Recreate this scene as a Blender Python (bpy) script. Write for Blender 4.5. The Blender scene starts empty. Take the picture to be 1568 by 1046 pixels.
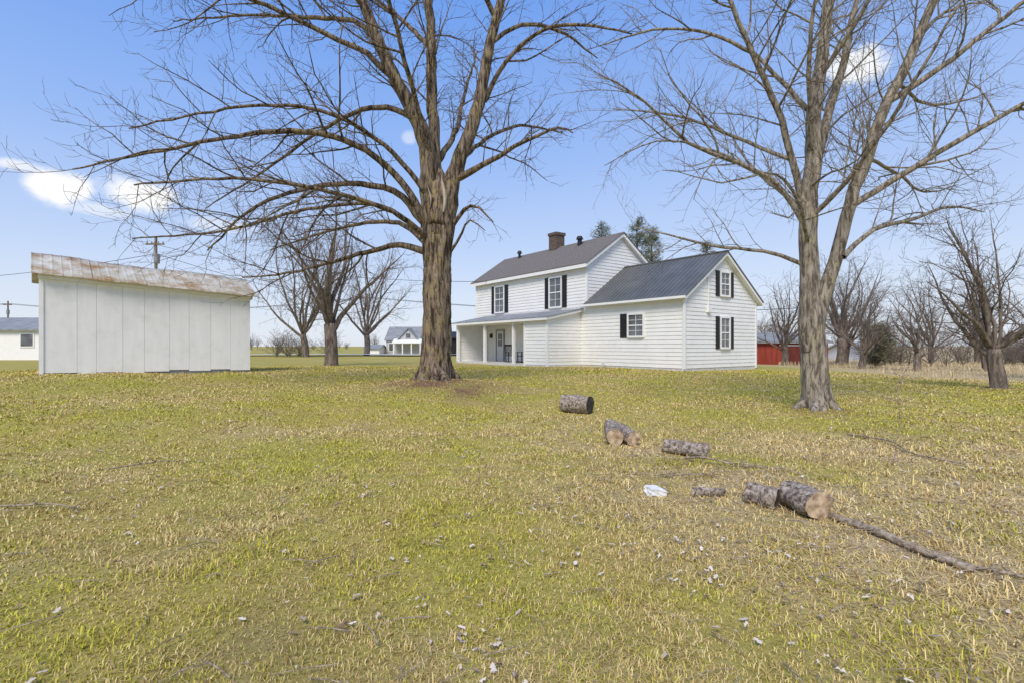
import bpy, math, random
import numpy as np
from mathutils import Vector, Matrix
scene=bpy.context.scene
V=Vector
# ------------------------------------------------------------------ terrain
CP=np.array([(0,2,0),(5,2,0),(-5,2,0),(3,5,0),(-8,5,.1),(8,5,0),(1.5,12,.17),(7.2,12,.2),(-2.4,16,.58),
(-14.7,16,.82),(-10.3,20,.72),(8.4,25,.49),(4,31,.5),(13,29,.45),(-2.8,40,.5),(16,17,.3),(25,25,.15),(30,45,0),(-20,53,.7),
(-5,53,.65),(-60,60,.7),(-22,100,-.2),(60,60,-.2),(-8,11,.4),(0,25,.58),(-20,30,.75),(0,8,.05),(-4,7,.07),(5,8,.05),
(12,10,.1),(200,200,-.4),(-200,200,-.4),(0,300,-.5),(500,500,-.5),(-500,500,-.5),(0,-20,-.2),(-30,5,.4),(30,5,-.1),(0,900,-.5),(40,30,-.1)],float)
def gz(x,y):
    x=np.asarray(x,float);y=np.asarray(y,float)
    sh=x.shape;x=x.ravel();y=y.ravel()
    num=np.zeros_like(x);den=np.zeros_like(x)
    for a,b,c in CP:
        w=1/((x-a)**2+(y-b)**2+2.0)**1.6
        num+=w*c;den+=w
    return (num/den).reshape(sh)
def g(x,y): return float(gz(np.array([x]),np.array([y]))[0])
def vnoise(x,y,s,seed=0):
    x=x*s+seed*17.13;y=y*s-seed*9.7
    xi=np.floor(x).astype(np.int64);yi=np.floor(y).astype(np.int64)
    fx=x-xi;fy=y-yi
    fx=fx*fx*(3-2*fx);fy=fy*fy*(3-2*fy)
    def h(a,b):
        n=(a*374761393+b*668265263+seed*1442695)&0xffffffff
        n=((n^(n>>13))*1274126177)&0xffffffff
        return ((n^(n>>16))&0xffff)/65535.0
    return (h(xi,yi)*(1-fx)+h(xi+1,yi)*fx)*(1-fy)+(h(xi,yi+1)*(1-fx)+h(xi+1,yi+1)*fx)*fy
def straw(x,y):
    m=0
    for (a,b,rx,ry,k) in [(2.6,6.0,1.5,1.6,1.05),(3.9,3.6,1.3,1.4,1.1),(5.6,5.6,2.4,1.5,1.0),(2.0,8.3,1.3,1.6,.8),(6.5,8,4,1.4,.75),(3.0,4.4,1.5,.8,.9),(1.0,10,1.5,1.6,.5),(2.6,2.6,1.2,.8,.75),(-4,9.5,2.5,.8,.35),(-9,12,3,1,.35)]:
        m=np.maximum(m,k*np.exp(-(((x-a)/rx)**2+((y-b)/ry)**2)))
    f=1/(1+np.exp(-(y-21)/1.2))*1/(1+np.exp(-(x-18)/1.5))
    m=np.maximum(m,f)
    m=m+ .6*(vnoise(x,y,1.1,3)-.5)+.4*(vnoise(x,y,3.3,4)-.5)
    return np.clip(m,0,1)
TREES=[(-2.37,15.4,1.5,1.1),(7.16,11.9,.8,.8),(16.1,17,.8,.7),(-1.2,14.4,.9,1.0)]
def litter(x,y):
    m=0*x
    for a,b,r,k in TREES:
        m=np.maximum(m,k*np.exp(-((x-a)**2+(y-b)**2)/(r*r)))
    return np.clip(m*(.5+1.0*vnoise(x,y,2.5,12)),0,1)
def mud(x,y):
    return np.clip(2.2*(.3*vnoise(x,y,.35,40)+.4*vnoise(x,y,.9,41)+.3*vnoise(x,y,2.9,42)-.57),0,1)
def surf(x,y):
    z=gz(x,y)+np.where(y<40,.06*(vnoise(x,y,.55,8)-.5)+.025*(vnoise(x,y,1.9,9)-.5),0)
    for a,b,r,h in [(-2.37,16,1.2,.16),(7.16,12,.8,.07),(16.1,17,.8,.06)]:
        z=z+h*np.exp(-((x-a)**2+(y-b)**2)/(r*r))
    return z
def sf(x,y): return float(surf(np.array([float(x)]),np.array([float(y)]))[0])
# ------------------------------------------------------------------ materials
def mat(name):
    m=bpy.data.materials.new(name);m.use_nodes=True
    nt=m.node_tree;b=nt.nodes['Principled BSDF'];b.inputs['Roughness'].default_value=.8
    return m,nt,b
def N(nt,t,**k):
    n=nt.nodes.new(t)
    for a,c in k.items():
        if a in n.inputs: n.inputs[a].default_value=c
        else: setattr(n,a,c)
    return n
def noise_mat(name,c1,c2,scale=5,rough=.8,bump=.2,stretch=(1,1,1),detail=5,bd=.02,c3=None,s3=1.2,spec=.3,lo=.35,hi=.65,e3=(.52,.66)):
    m,nt,b=mat(name);L=nt.links
    b.inputs['Roughness'].default_value=rough;b.inputs['Specular IOR Level'].default_value=spec
    tc=N(nt,'ShaderNodeTexCoord');mp=N(nt,'ShaderNodeMapping');mp.inputs['Scale'].default_value=stretch
    L.new(tc.outputs['Object'],mp.inputs[0])
    n=N(nt,'ShaderNodeTexNoise',Scale=scale,Detail=detail,Roughness=.65);L.new(mp.outputs[0],n.inputs['Vector'])
    r=N(nt,'ShaderNodeValToRGB');r.color_ramp.elements[0].position=lo;r.color_ramp.elements[1].position=hi
    r.color_ramp.elements[0].color=(*c1,1);r.color_ramp.elements[1].color=(*c2,1)
    L.new(n.outputs[0],r.inputs[0]);out=r.outputs[0]
    if c3:
        n2=N(nt,'ShaderNodeTexNoise',Scale=s3,Detail=8,Roughness=.7);L.new(tc.outputs['Object'],n2.inputs['Vector'])
        r2=N(nt,'ShaderNodeMapRange');r2.inputs[1].default_value=e3[0];r2.inputs[2].default_value=e3[1]
        L.new(n2.outputs[0],r2.inputs[0])
        mx=N(nt,'ShaderNodeMix',data_type='RGBA');L.new(r2.outputs[0],mx.inputs[0]);L.new(out,mx.inputs[6]);mx.inputs[7].default_value=(*c3,1)
        out=mx.outputs[2]
    L.new(out,b.inputs['Base Color'])
    if bump:
        bp=N(nt,'ShaderNodeBump',Strength=bump,Distance=bd);L.new(n.outputs[0],bp.inputs['Height']);L.new(bp.outputs[0],b.inputs['Normal'])
    return m
white=noise_mat('white_siding',(.78,.775,.755),(.84,.835,.82),scale=1.2,bump=.05,rough=.55,c3=(.72,.715,.69),s3=1.8,e3=(.52,.8))
trim=noise_mat('white_trim',(.80,.795,.78),(.85,.845,.83),scale=3,bump=.05,rough=.5)
black=noise_mat('shutter_black',(.014,.014,.016),(.026,.026,.028),scale=8,rough=.5,bump=.1)
shingle=noise_mat('brown_shingles',(.11,.098,.09),(.22,.195,.18),scale=3.2,bump=.4,stretch=(3,3,9),rough=.95)
metalroof=noise_mat('dark_metal_roof',(.095,.10,.10),(.135,.14,.14),scale=.8,bump=.05,rough=.45,spec=.5)
brick=noise_mat('chimney_brick',(.07,.05,.042),(.17,.125,.10),scale=9,bump=.4)
conc=noise_mat('foundation_concrete',(.5,.49,.47),(.65,.64,.61),scale=5)
shedw=noise_mat('shed_white_panel',(.80,.795,.78),(.86,.855,.84),scale=1.6,bump=.1,stretch=(3,3,.5),c3=(.67,.66,.62),s3=1.7,rough=.6,e3=(.5,.88))
rust=noise_mat('rusty_tin_roof',(.42,.38,.29),(.62,.59,.52),scale=2.2,c3=(.31,.18,.07),s3=1.3,rough=.7,bump=.15,e3=(.46,.64),spec=.15)
dark=noise_mat('dark_interior',(.01,.01,.012),(.02,.02,.02),scale=2)
redm=noise_mat('barn_red',(.28,.045,.025),(.36,.07,.045),scale=1.5,stretch=(3,3,.4))
reddark=noise_mat('barn_red_dark',(.12,.025,.018),(.18,.04,.03),scale=1.5,stretch=(3,3,.4))
grayroof=noise_mat('gray_roof',(.2,.21,.22),(.3,.31,.32),scale=1.5)
asphalt=noise_mat('road_asphalt',(.45,.44,.42),(.55,.54,.52),scale=2,rough=.9)
polem=noise_mat('weathered_pole',(.16,.12,.09),(.28,.22,.17),scale=4,stretch=(4,4,.5))
wirem=noise_mat('wire_black',(.02,.02,.02),(.04,.04,.04))
doorm=noise_mat('door_paint',(.6,.61,.62),(.68,.69,.7),rough=.5,bump=0)
glass=noise_mat('window_glass',(.05,.055,.06),(.14,.15,.16),scale=1.6,rough=.08,spec=.9,bump=.1,bd=.01,detail=2)  # mottled grey in the base colour stands in for reflections on the panes
def bark(name,c1,c2,c3,s=5,bumpd=.04,zs=.2,mossk=.6):
    m,nt,b=mat(name);L=nt.links;b.inputs['Roughness'].default_value=.95;b.inputs['Specular IOR Level'].default_value=.1
    tc=N(nt,'ShaderNodeTexCoord');mp=N(nt,'ShaderNodeMapping');mp.inputs['Scale'].default_value=(1,1,zs)
    L.new(tc.outputs['Object'],mp.inputs[0])
    n=N(nt,'ShaderNodeTexNoise',Scale=s*2.4,Detail=6,Roughness=.7,Distortion=.5);L.new(mp.outputs[0],n.inputs['Vector'])
    r=N(nt,'ShaderNodeValToRGB');r.color_ramp.elements[0].position=.41;r.color_ramp.elements[1].position=.6
    r.color_ramp.elements[0].color=(*c1,1);r.color_ramp.elements[1].color=(*c2,1);L.new(n.outputs[0],r.inputs[0])
    n2=N(nt,'ShaderNodeTexNoise',Scale=2.6,Detail=8,Roughness=.8);L.new(tc.outputs['Object'],n2.inputs['Vector'])
    mr=N(nt,'ShaderNodeMapRange');mr.inputs[1].default_value=.51;mr.inputs[2].default_value=.60;mr.inputs[4].default_value=mossk;L.new(n2.outputs[0],mr.inputs[0])
    mm=N(nt,'ShaderNodeMath',operation='MULTIPLY');L.new(mr.outputs[0],mm.inputs[0])
    mr3=N(nt,'ShaderNodeMapRange');mr3.inputs[1].default_value=.42;mr3.inputs[2].default_value=.52;L.new(n.outputs[0],mr3.inputs[0]);L.new(mr3.outputs[0],mm.inputs[1])
    mx=N(nt,'ShaderNodeMix',data_type='RGBA');L.new(mm.outputs[0],mx.inputs[0]);L.new(r.outputs[0],mx.inputs[6]);mx.inputs[7].default_value=(*c3,1)
    L.new(mx.outputs[2],b.inputs['Base Color'])
    bp=N(nt,'ShaderNodeBump',Strength=1,Distance=bumpd);L.new(n.outputs[0],bp.inputs['Height']);L.new(bp.outputs[0],b.inputs['Normal'])
    return m
bark1=bark('bark_brown_grey',(.045,.032,.023),(.30,.235,.175),(.33,.26,.11),4.5,.07,.16,.7)
bark2=bark('bark_grey_green',(.11,.088,.068),(.41,.355,.29),(.36,.32,.18),6,.04)
bark3=bark('bark_distant',(.09,.07,.058),(.25,.205,.17),(.25,.205,.15),4,.02)
logbark=bark('log_bark',(.11,.085,.067),(.52,.44,.37),(.25,.19,.14),9,.02,1.0)
stickbark=bark('stick_bark',(.17,.13,.10),(.46,.38,.29),(.3,.24,.17),9,.003,1.0)
wood,nt,b=mat('log_cut_end');L=nt.links
tc=N(nt,'ShaderNodeTexCoord');w=N(nt,'ShaderNodeTexNoise',Scale=14,Detail=6)
r=N(nt,'ShaderNodeValToRGB');r.color_ramp.elements[0].color=(.26,.17,.10,1);r.color_ramp.elements[1].color=(.58,.44,.29,1);r.color_ramp.elements[0].position=.35;r.color_ramp.elements[1].position=.6
L.new(tc.outputs['Object'],w.inputs['Vector']);L.new(w.outputs[0],r.inputs[0]);L.new(r.outputs[0],b.inputs['Base Color'])
wooddark=noise_mat('log_end_shaded',(.03,.025,.02),(.09,.07,.055),scale=14)  # dark copy of the cut wood: shade on log ends put into the colour
palewood=noise_mat('split_pale_wood',(.40,.33,.24),(.62,.54,.43),scale=8,stretch=(3,3,.6))
# ------------------------------------------------------------------ mesh helpers
def obj(name,verts,faces,m,parent=None,smooth=False):
    me=bpy.data.meshes.new(name);me.from_pydata([tuple(v) for v in verts],[],faces)
    me.materials.append(m)
    if smooth: me.polygons.foreach_set('use_smooth',[True]*len(me.polygons))
    o=bpy.data.objects.new(name,me);scene.collection.objects.link(o)
    if parent: o.parent=parent
    return o
def empty(name):
    o=bpy.data.objects.new(name,None);scene.collection.objects.link(o);return o
BOXF=[(0,1,2,3),(7,6,5,4),(0,4,5,1),(1,5,6,2),(2,6,7,3),(3,7,4,0)]
class Frame:
    def __init__(s,o,a,b): s.o=V((o[0],o[1],0));s.a=V((a[0],a[1],0));s.b=V((b[0],b[1],0))
    def __call__(s,x,y,z): return s.o+s.a*x+s.b*y+V((0,0,z))
    def box(s,name,x0,x1,y0,y1,z0,z1,m,parent):
        P=[s(x0,y0,z0),s(x1,y0,z0),s(x1,y1,z0),s(x0,y1,z0),s(x0,y0,z1),s(x1,y0,z1),s(x1,y1,z1),s(x0,y1,z1)]
        return obj(name,P,BOXF,m,parent)
def slab(name,q,th,m,parent,inset=0,off=0):
    c=sum(q,V((0,0,0)))/4
    q=[p+(c-p).normalized()*inset-V((0,0,off)) for p in q]
    return obj(name,q+[p-V((0,0,th)) for p in q],BOXF,m,parent)
def siding(name,F,axis,fixed,outsign,z0,z1,span,m,parent,h=.2,d=.028):
    vs=[];fs=[]
    n=max(1,int(math.ceil((z1-z0)/h)))
    def pt(u,o,z):
        return F(u,fixed+outsign*o,z) if axis=='x' else F(fixed+outsign*o,u,z)
    for i in range(n):
        za=z0+i*h;zb=min(z0+(i+1)*h,z1)
        a0,b0=span(za);a1,b1=span(zb)
        if b0-a0<.03: break
        if b1<a1: a1=b1=(a1+b1)/2
        k=len(vs)
        vs+= [pt(a0,d,za),pt(b0,d,za),pt(b1,.004,zb),pt(a1,.004,zb),pt(a0,0,za),pt(b0,0,za)]
        fs+= [(k,k+1,k+2,k+3),(k+4,k+5,k+1,k)]
    return obj(name,vs,fs,m,parent)
def window(tag,F,axis,fixed,outsign,u0,u1,z0,z1,parent,shut=(1,1),sw=.4,cols=2,rows=4):
    def bx(nm,a,b,o0,o1,za,zb,m):
        y0,y1=sorted((fixed+outsign*o0,fixed+outsign*o1))
        if axis=='x': F.box(tag+'_'+nm,a,b,y0,y1,za,zb,m,parent)
        else: F.box(tag+'_'+nm,y0,y1,a,b,za,zb,m,parent)
    f=.09
    bx('glass',u0+f,u1-f,0,.045,z0+f,z1-f,glass)
    bx('jamb_l',u0,u0+f,0,.10,z0,z1,trim);bx('jamb_r',u1-f,u1,0,.10,z0,z1,trim)
    bx('head',u0+f,u1-f,0,.098,z1-f,z1,trim);bx('sill',u0+f,u1-f,0,.13,z0-.01,z0+f,trim)
    zm=(z0+z1)/2
    bx('meeting_rail',u0+f,u1-f,.046,.075,zm-.03,zm+.03,trim)
    for i in range(1,cols):
        u=u0+f+(u1-u0-2*f)*i/cols
        bx('muntin_v%d'%i,u-.011,u+.011,.046,.062,z0+f,z1-f,trim)
    for i in range(1,rows):
        if i*2==rows: continue
        z=z0+f+(z1-z0-2*f)*i/rows
        bx('muntin_h%d'%i,u0+f,u1-f,.046,.060,z-.010,z+.010,trim)
    for k,sd in enumerate(shut):
        if not sd: continue
        a,b=(u0-.02-sw,u0-.02) if k==0 else (u1+.02,u1+.02+sw)
        bx('shutter%d'%k,a,b,0,.06,z0,z1,black)
        for i in range(int((z1-z0)/.12)-1):
            z=z0+.1+i*.12
            bx('shutter%d_slat%d'%(k,i),a+.05,b-.05,.061,.075,z,z+.06,black)
# ------------------------------------------------------------------ farmhouse
H=empty('white_farmhouse')
F=Frame((8.418,25),(-.593,.805),(.805,.593))
zb=.62
es=.689
def ez(t): return 4.15+es*(min(t,6.66-t)+.3)-.16
siding('ell_front_siding',F,'x',0,-1,zb,4.2,lambda z:(0,7.2),white,H)
def espan(z):
    if z<=ez(0): return (0,6.66)
    k=(z-ez(0))/es
    return (k,6.66-k)
siding('ell_gable_siding',F,'y',0,-1,zb,ez(3.33),espan,white,H)
F.box('ell_core',.03,6.6,.03,6.63,.3,4.1,white,H)
F.box('ell_foundation',.0,7.2,.0,6.66,-.2,.63,conc,H)
siding('ell_back_siding',F,'x',6.66,1,zb,4.2,lambda z:(0,6.7),white,H)
r0,r1=-.32,6.69
q1=[F(r0,-.3,4.15),F(r1,-.3,4.15),F(r1,3.33,6.65),F(r0,3.33,6.65)]
q2=[F(r0,6.96,4.15),F(r1,6.96,4.15),F(r1,3.33,6.65),F(r0,3.33,6.65)]
for i,q in enumerate((q1,q2)):
    slab('ell_roof_metal_%d'%i,q,.045,metalroof,H)
    slab('ell_roof_fascia_%d'%i,q,.17,trim,H,inset=.05,off=.05)
    n=24
    for k in range(n+1):
        s=r0+.02+(r1-r0-.04)*k/n
        p=[q[0]+(q[1]-q[0])*((s-r0-.015)/(r1-r0)),q[0]+(q[1]-q[0])*((s-r0+.015)/(r1-r0)),
           q[3]+(q[2]-q[3])*((s-r0+.015)/(r1-r0)),q[3]+(q[2]-q[3])*((s-r0-.015)/(r1-r0))]
        slab('ell_roof_seam_%d_%d'%(i,k),[v+V((0,0,.03)) for v in p],.028,metalroof,H)
F.box('ell_ridge_cap',r0,r1,3.23,3.43,6.62,6.69,metalroof,H)
F.box('ell_gutter',-.3,7.0,-.42,-.31,4.0,4.12,trim,H)
F.box('ell_corner_front',-.04,.09,-.045,.09,.5,4.15,trim,H)
F.box('ell_corner_right',-.045,.08,6.58,6.70,.5,4.15,trim,H)
F.box('ell_downspout',-.12,-.05,-.16,-.05,.6,4.05,trim,H)
ms=.673
def mz(t): return 6.6+ms*(min(t,5.84-t)+.35)-.16
siding('main_front_siding',F,'x',0,-1,zb,6.72,lambda z:(6.72 if z>4 else 7.2,18.9),white,H)
def mspan(z):
    if z<=mz(0): return (0,5.84)
    k=(z-mz(0))/ms
    return (k,5.84-k)
siding('main_gable_siding',F,'y',6.7,-1,3.0,mz(2.92),mspan,white,H)
siding('main_far_gable_siding',F,'y',18.9,1,zb,mz(2.92),mspan,white,H)
siding('main_back_siding',F,'x',5.84,1,zb,6.72,lambda z:(6.7,18.9),white,H)
F.box('main_core',6.74,18.86,.03,5.8,.3,6.6,white,H)
F.box('main_foundation',7.2,18.9,0,5.84,-.2,.62,conc,H)
r0,r1=6.38,19.22
q1=[F(r0,-.35,6.6),F(r1,-.35,6.6),F(r1,2.92,8.8),F(r0,2.92,8.8)]
q2=[F(r0,6.19,6.6),F(r1,6.19,6.6),F(r1,2.92,8.8),F(r0,2.92,8.8)]
for i,q in enumerate((q1,q2)):
    slab('main_roof_shingles_%d'%i,q,.06,shingle,H)
    slab('main_roof_fascia_%d'%i,q,.22,trim,H,inset=.05,off=.065)
F.box('main_frieze',6.66,18.92,-.06,-.03,6.35,6.6,trim,H)
F.box('main_corner_near',6.655,6.78,-.05,.08,4.3,6.55,trim,H)
F.box('main_corner_far',18.82,18.94,-.05,.08,.5,6.55,trim,H)
F.box('chimney_stack',12.3,13.1,2.5,3.3,8.3,9.6,brick,H)
F.box('chimney_cap',12.24,13.16,2.44,3.36,9.6,9.8,brick,H)
F.box('chimney_flue',12.5,12.9,2.7,3.1,9.8,9.86,dark,H)
def cyl(name,p,r,h,m,parent,n=14,r2=None):
    r2=r if r2 is None else r2
    vs=[p+V((math.cos(i*2*math.pi/n)*r,math.sin(i*2*math.pi/n)*r,0)) for i in range(n)]+[p+V((math.cos(i*2*math.pi/n)*r2,math.sin(i*2*math.pi/n)*r2,h)) for i in range(n)]
    fs=[(i,(i+1)%n,n+(i+1)%n,n+i) for i in range(n)]+[tuple(range(n))[::-1],tuple(range(n,2*n))]
    return obj(name,vs,fs,m,parent)
cyl('roof_vent_pipe',F(16.6,2.5,8.3),.1,.6,black,H);cyl('roof_vent_cap',F(16.6,2.5,8.88),.2,.2,black,H,r2=.12)
cyl('roof_flue_pipe',F(9.8,2.4,8.3),.15,.55,black,H);cyl('roof_flue_cap',F(9.8,2.4,8.83),.25,.2,black,H,r2=.16)
window('win_up_l',F,'x',0,-1,15.05,16.3,4.1,6.1,H)
window('win_up_r',F,'x',0,-1,8.85,10.1,4.1,6.1,H)
window('win_ell',F,'x',0,-1,2.4,3.55,2.15,3.45,H,shut=(0,1),sw=.5)
window('win_gable_up',F,'y',0,-1,3.0,3.95,4.28,5.62,H,sw=.33)
window('win_gable_dn',F,'y',0,-1,3.0,3.95,1.56,3.24,H,sw=.33)
F.box('service_conduit',-.09,-.04,1.9,1.95,3.7,5.2,trim,H)
F.box('electric_meter',-.16,-.03,1.8,2.05,3.4,3.7,trim,H)
cyl('hose_spigot',F(5.3,-.1,.55),.07,.2,conc,H)
pt=-2.67
F.box('porch_floor',9.3,17.4,pt,-.03,.2,.62,conc,H)
siding('porch_room_front',F,'x',pt,-1,zb,3.3,lambda z:(7.2,9.3),white,H)
siding('porch_room_side',F,'y',7.2,-1,zb,3.75,lambda z:(pt if z<3.25 else pt+(z-3.25)*5.2,-.02),white,H)
F.box('porch_room_core',7.23,9.3,pt+.03,-.03,.3,3.28,white,H)
F.box('porch_room_base',7.18,9.32,pt-.01,-.03,-.1,.63,conc,H)
F.box('porch_room_corner',7.155,7.28,pt-.05,pt+.07,.5,3.3,trim,H)
F.box('porch_room_corner_l',9.22,9.34,pt-.05,pt+.07,.5,3.3,trim,H)
siding('porch_end_wall',F,'y',17.32,-1,zb,3.4,lambda z:(pt,-.02),white,H)
F.box('porch_end_core',17.325,17.42,pt,-.03,.3,3.35,white,H)
q=[F(6.9,pt-.28,3.36),F(17.7,pt-.28,3.36),F(17.7,-.03,3.95),F(6.9,-.03,3.95)]
slab('porch_roof',q,.05,grayroof,H);slab('porch_roof_fascia',q,.14,trim,H,inset=.04,off=.055)
F.box('porch_beam',9.3,17.4,pt,pt+.12,3.1,3.26,trim,H)
F.box('porch_ceiling',9.3,17.3,pt+.12,-.05,3.2,3.24,trim,H)
for i,s in enumerate((10.5,13.76,17.25)):
    F.box('porch_post_%d'%i,s-.08,s+.08,pt,pt+.16,.62,3.1,trim,H)
F.box('door_panel',15.15,16.0,-.07,-.035,.66,2.8,doorm,H)
F.box('door_glass',15.35,15.8,-.085,-.071,1.7,2.6,glass,H)
for nm,a,b_,z0,z1 in [('dl',15.05,15.15,.62,2.9),('dr',16.0,16.1,.62,2.9),('dt',15.15,16.0,2.8,2.9)]:
    F.box('door_frame_'+nm,a,b_,-.10,-.03,z0,z1,grayroof,H)
for i in range(1,3): F.box('door_muntin_%d'%i,15.35+i*.15-.01,15.35+i*.15+.01,-.095,-.086,1.7,2.6,trim,H)
F.box('door_rail',15.35,15.8,-.094,-.086,2.12,2.15,trim,H)
F.box('porch_lamp',16.6,16.75,-.2,-.04,2.3,2.6,black,H)
def rocker(s,t,rot):
    E=empty('rocking_chair')
    o=F(s,t,0);c,si=math.cos(rot),math.sin(rot)
    G=Frame((o.x,o.y),(c,si),(-si,c));z=.64
    G.box('seat',-.26,.26,-.25,.25,z+.42,z+.46,black,E)
    for x in (-.25,.25):
        G.box('front_leg',x-.025,x+.025,.2,.25,z+.06,z+.66,black,E)
        G.box('arm',x-.045,x+.045,-.28,.3,z+.66,z+.69,black,E)
        P=[G(x-.025,-.24,z+.05),G(x+.025,-.24,z+.05),G(x+.025,-.19,z+.05),G(x-.025,-.19,z+.05),G(x-.025,-.48,z+1.15),G(x+.025,-.48,z+1.15),G(x+.025,-.43,z+1.15),G(x-.025,-.43,z+1.15)]
        obj('back_post',P,BOXF,black,E)
        vs=[];n=12
        for i in range(n+1):
            y=-.55+1.0*i/n;zz=z+.01+.22*(y+.05)**2
            vs+=[G(x-.02,y,zz),G(x+.02,y,zz),G(x+.02,y,zz+.05),G(x-.02,y,zz+.05)]
        fs=[]
        for i in range(n):
            for k in range(4): fs.append((i*4+k,i*4+(k+1)%4,i*4+4+(k+1)%4,i*4+4+k))
        fs+=[(3,2,1,0),(n*4,n*4+1,n*4+2,n*4+3)]
        obj('rocker_rail',vs,fs,black,E)
    for i in range(5):
        x=-.18+.09*i
        P=[G(x-.02,-.27,z+.46),G(x+.02,-.27,z+.46),G(x+.02,-.25,z+.46),G(x-.02,-.25,z+.46),G(x-.02,-.46,z+1.08),G(x+.02,-.46,z+1.08),G(x+.02,-.44,z+1.08),G(x-.02,-.44,z+1.08)]
        obj('back_slat',P,BOXF,black,E)
    G.box('top_rail',-.25,.25,-.49,-.44,z+1.06,z+1.17,black,E)
rocker(12.3,-1.5,math.radians(200));rocker(11.0,-1.5,math.radians(120))
# ------------------------------------------------------------------ shed
S=empty('storage_shed')
p1=V((-14.74,16,0));p2=V((-10.29,20.1,0));bd=V((-.681,.732,0))*3.0
SL,SR=3.93,3.62
def SP(u,w,z): return p1+(p2-p1)*u+bd*w+V((0,0,z))
nP=9
def top(u): return SL+(SR-SL)*u
edges=[0,.145,.225,.34,.44,.56,.66,.775,.885,1.0]
for i in range(nP):
    a,b_=edges[i]+.0005,edges[i+1]-.0005
    o=.0015*((i*37)%3)
    fr=-(.03+o)/3;zb0=.86-.1*((i*53)%5)/5*.9
    P=[SP(a,fr,zb0),SP(b_,fr,zb0-.01),SP(b_,.01,zb0),SP(a,.01,zb0),SP(a,fr,top(a)),SP(b_,fr,top(b_)),SP(b_,.01,top(b_)),SP(a,.01,top(a))]
    obj('front_panel_%d'%i,P,BOXF,shedw,S)
P=[SP(.004,.001,.3),SP(.996,.001,.3),SP(.996,1,.3),SP(.004,1,.3),SP(.004,.001,SL-.05),SP(.996,.001,SR-.05),SP(.996,1,SR-.05),SP(.004,1,SL-.05)]
obj('shed_core',P,BOXF,grayroof,S)
for u,T in ((0.002,SL),(0.998,SR)):
    obj('gable_end',[SP(u,.0,T-.1),SP(u,1,T-.1),SP(u,.5,T+.72)],[(0,1,2)],shedw,S)
    obj('end_wall',[SP(u,.0,.5),SP(u,1,.5),SP(u,1,T-.1),SP(u,0,T-.1)],[(0,1,2,3)],shedw,S)
P=[SP(-.006,-.02,.6),SP(.012,-.02,.6),SP(.012,.012,.6),SP(-.006,.012,.6),SP(-.006,-.02,SL),SP(.012,-.02,SL),SP(.012,.012,SL),SP(-.006,.012,SL)]
obj('corner_board',P,BOXF,shedw,S)
P=[SP(-.01,-.045,SL-.12),SP(1.01,-.045,SR-.12),SP(1.01,-.012,SR-.12),SP(-.01,-.012,SL-.12),SP(-.01,-.045,SL+.02),SP(1.01,-.045,SR+.02),SP(1.01,-.012,SR+.02),SP(-.01,-.012,SL+.02)]
obj('fascia',P,BOXF,shedw,S)
def tin(w0,z0l,z0r,w1,z1l,z1r,name):
    for sh in range(9):
        vs=[];fs=[];ua=-.035+1.07*sh/9;ub=-.035+1.07*(sh+1)/9+.004
        r=random.Random(sh+5);dw=r.uniform(-.02,.015);dz=.006*(sh%2)+r.uniform(0,.015)
        m=36
        for i in range(m+1):
            u=ua+(ub-ua)*i/m
            c=.018*max(0,math.cos(i/m*2*math.pi*3))**8
            sag=.03*math.sin(u*9+1)
            for j in range(5):
                f=j/4;w=w0+(w1-w0)*f+(dw if j==0 else 0)
                z=(z0l+(z0r-z0l)*u)*(1-f)+(z1l+(z1r-z1l)*u)*f
                vs.append(SP(u,w,z+c+dz+sag*f))
        for i in range(m):
            for j in range(4):
                k=i*5+j;fs.append((k,k+5,k+6,k+1))
        o=obj(name+'_%d'%sh,vs,fs,rust,S,smooth=True)
        md=o.modifiers.new('t','SOLIDIFY');md.thickness=.008
tin(-.10,SL-.02,SR-.02,.5,SL+.82,SR+.86,'tin_front')
tin(1.08,SL-.02,SR-.02,.5,SL+.81,SR+.85,'tin_back')
# ------------------------------------------------------------------ other buildings
def simple_house(name,x0,x1,y0,y1,z0,zw,zr,wallm,roofm,ridge='x',wins=(),ov=.3):
    E=empty(name);G=Frame((0,0),(1,0),(0,1))
    G.box('walls',x0,x1,y0,y1,z0-1,zw,wallm,E)
    ym=(y0+y1)/2
    for i,(ya,sg) in enumerate(((y0-ov,1),(y1+ov,-1))):
        slab('roof_%d'%i,[V((x0-ov,ya,zw)),V((x1+ov,ya,zw)),V((x1+ov,ym,zr)),V((x0-ov,ym,zr))],.15,roofm,E)
    for x in (x0,x1): obj('gable',[V((x,y0,zw)),V((x,y1,zw)),V((x,ym,zr-.1))],[(0,1,2)],wallm,E)
    for i,(a,b_,c,d) in enumerate(wins):
        G.box('window_trim_%d'%i,a-.1,b_+.1,y0-.06,y0,c-.1,d+.1,trim,E)
        G.box('window_%d'%i,a,b_,y0-.08,y0-.061,c,d,glass,E)
    return E,G
simple_house('white_ranch_house',-60,-39.2,43,51,.7,3.1,4.3,trim,grayroof,'x',[(-41.2,-40.2,1.7,2.7),(-45,-43.6,1.5,2.7)])
greyw=noise_mat('grey_siding',(.42,.43,.45),(.5,.51,.52),scale=1)
E,G=simple_house('gray_cottage',-24.6,-18.2,100,108,-.1,2.9,5.6,greyw,grayroof,'x',[(-24,-23,.8,2.2)])
slab('porch_roof',[V((-23,98,2.4)),V((-17.4,98,2.4)),V((-17.4,100,3.1)),V((-23,100,3.1))],.2,trim,E)
for i in range(4): G.box('post_%d'%i,-22.8+i*1.7,-22.6+i*1.7,98.1,98.3,-.5,2.3,trim,E)
obj('front_gable',[V((-22,99.6,3.0)),V((-18.4,99.6,3.0)),V((-20.2,99.6,5.0))],[(0,1,2)],greyw,E)
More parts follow.
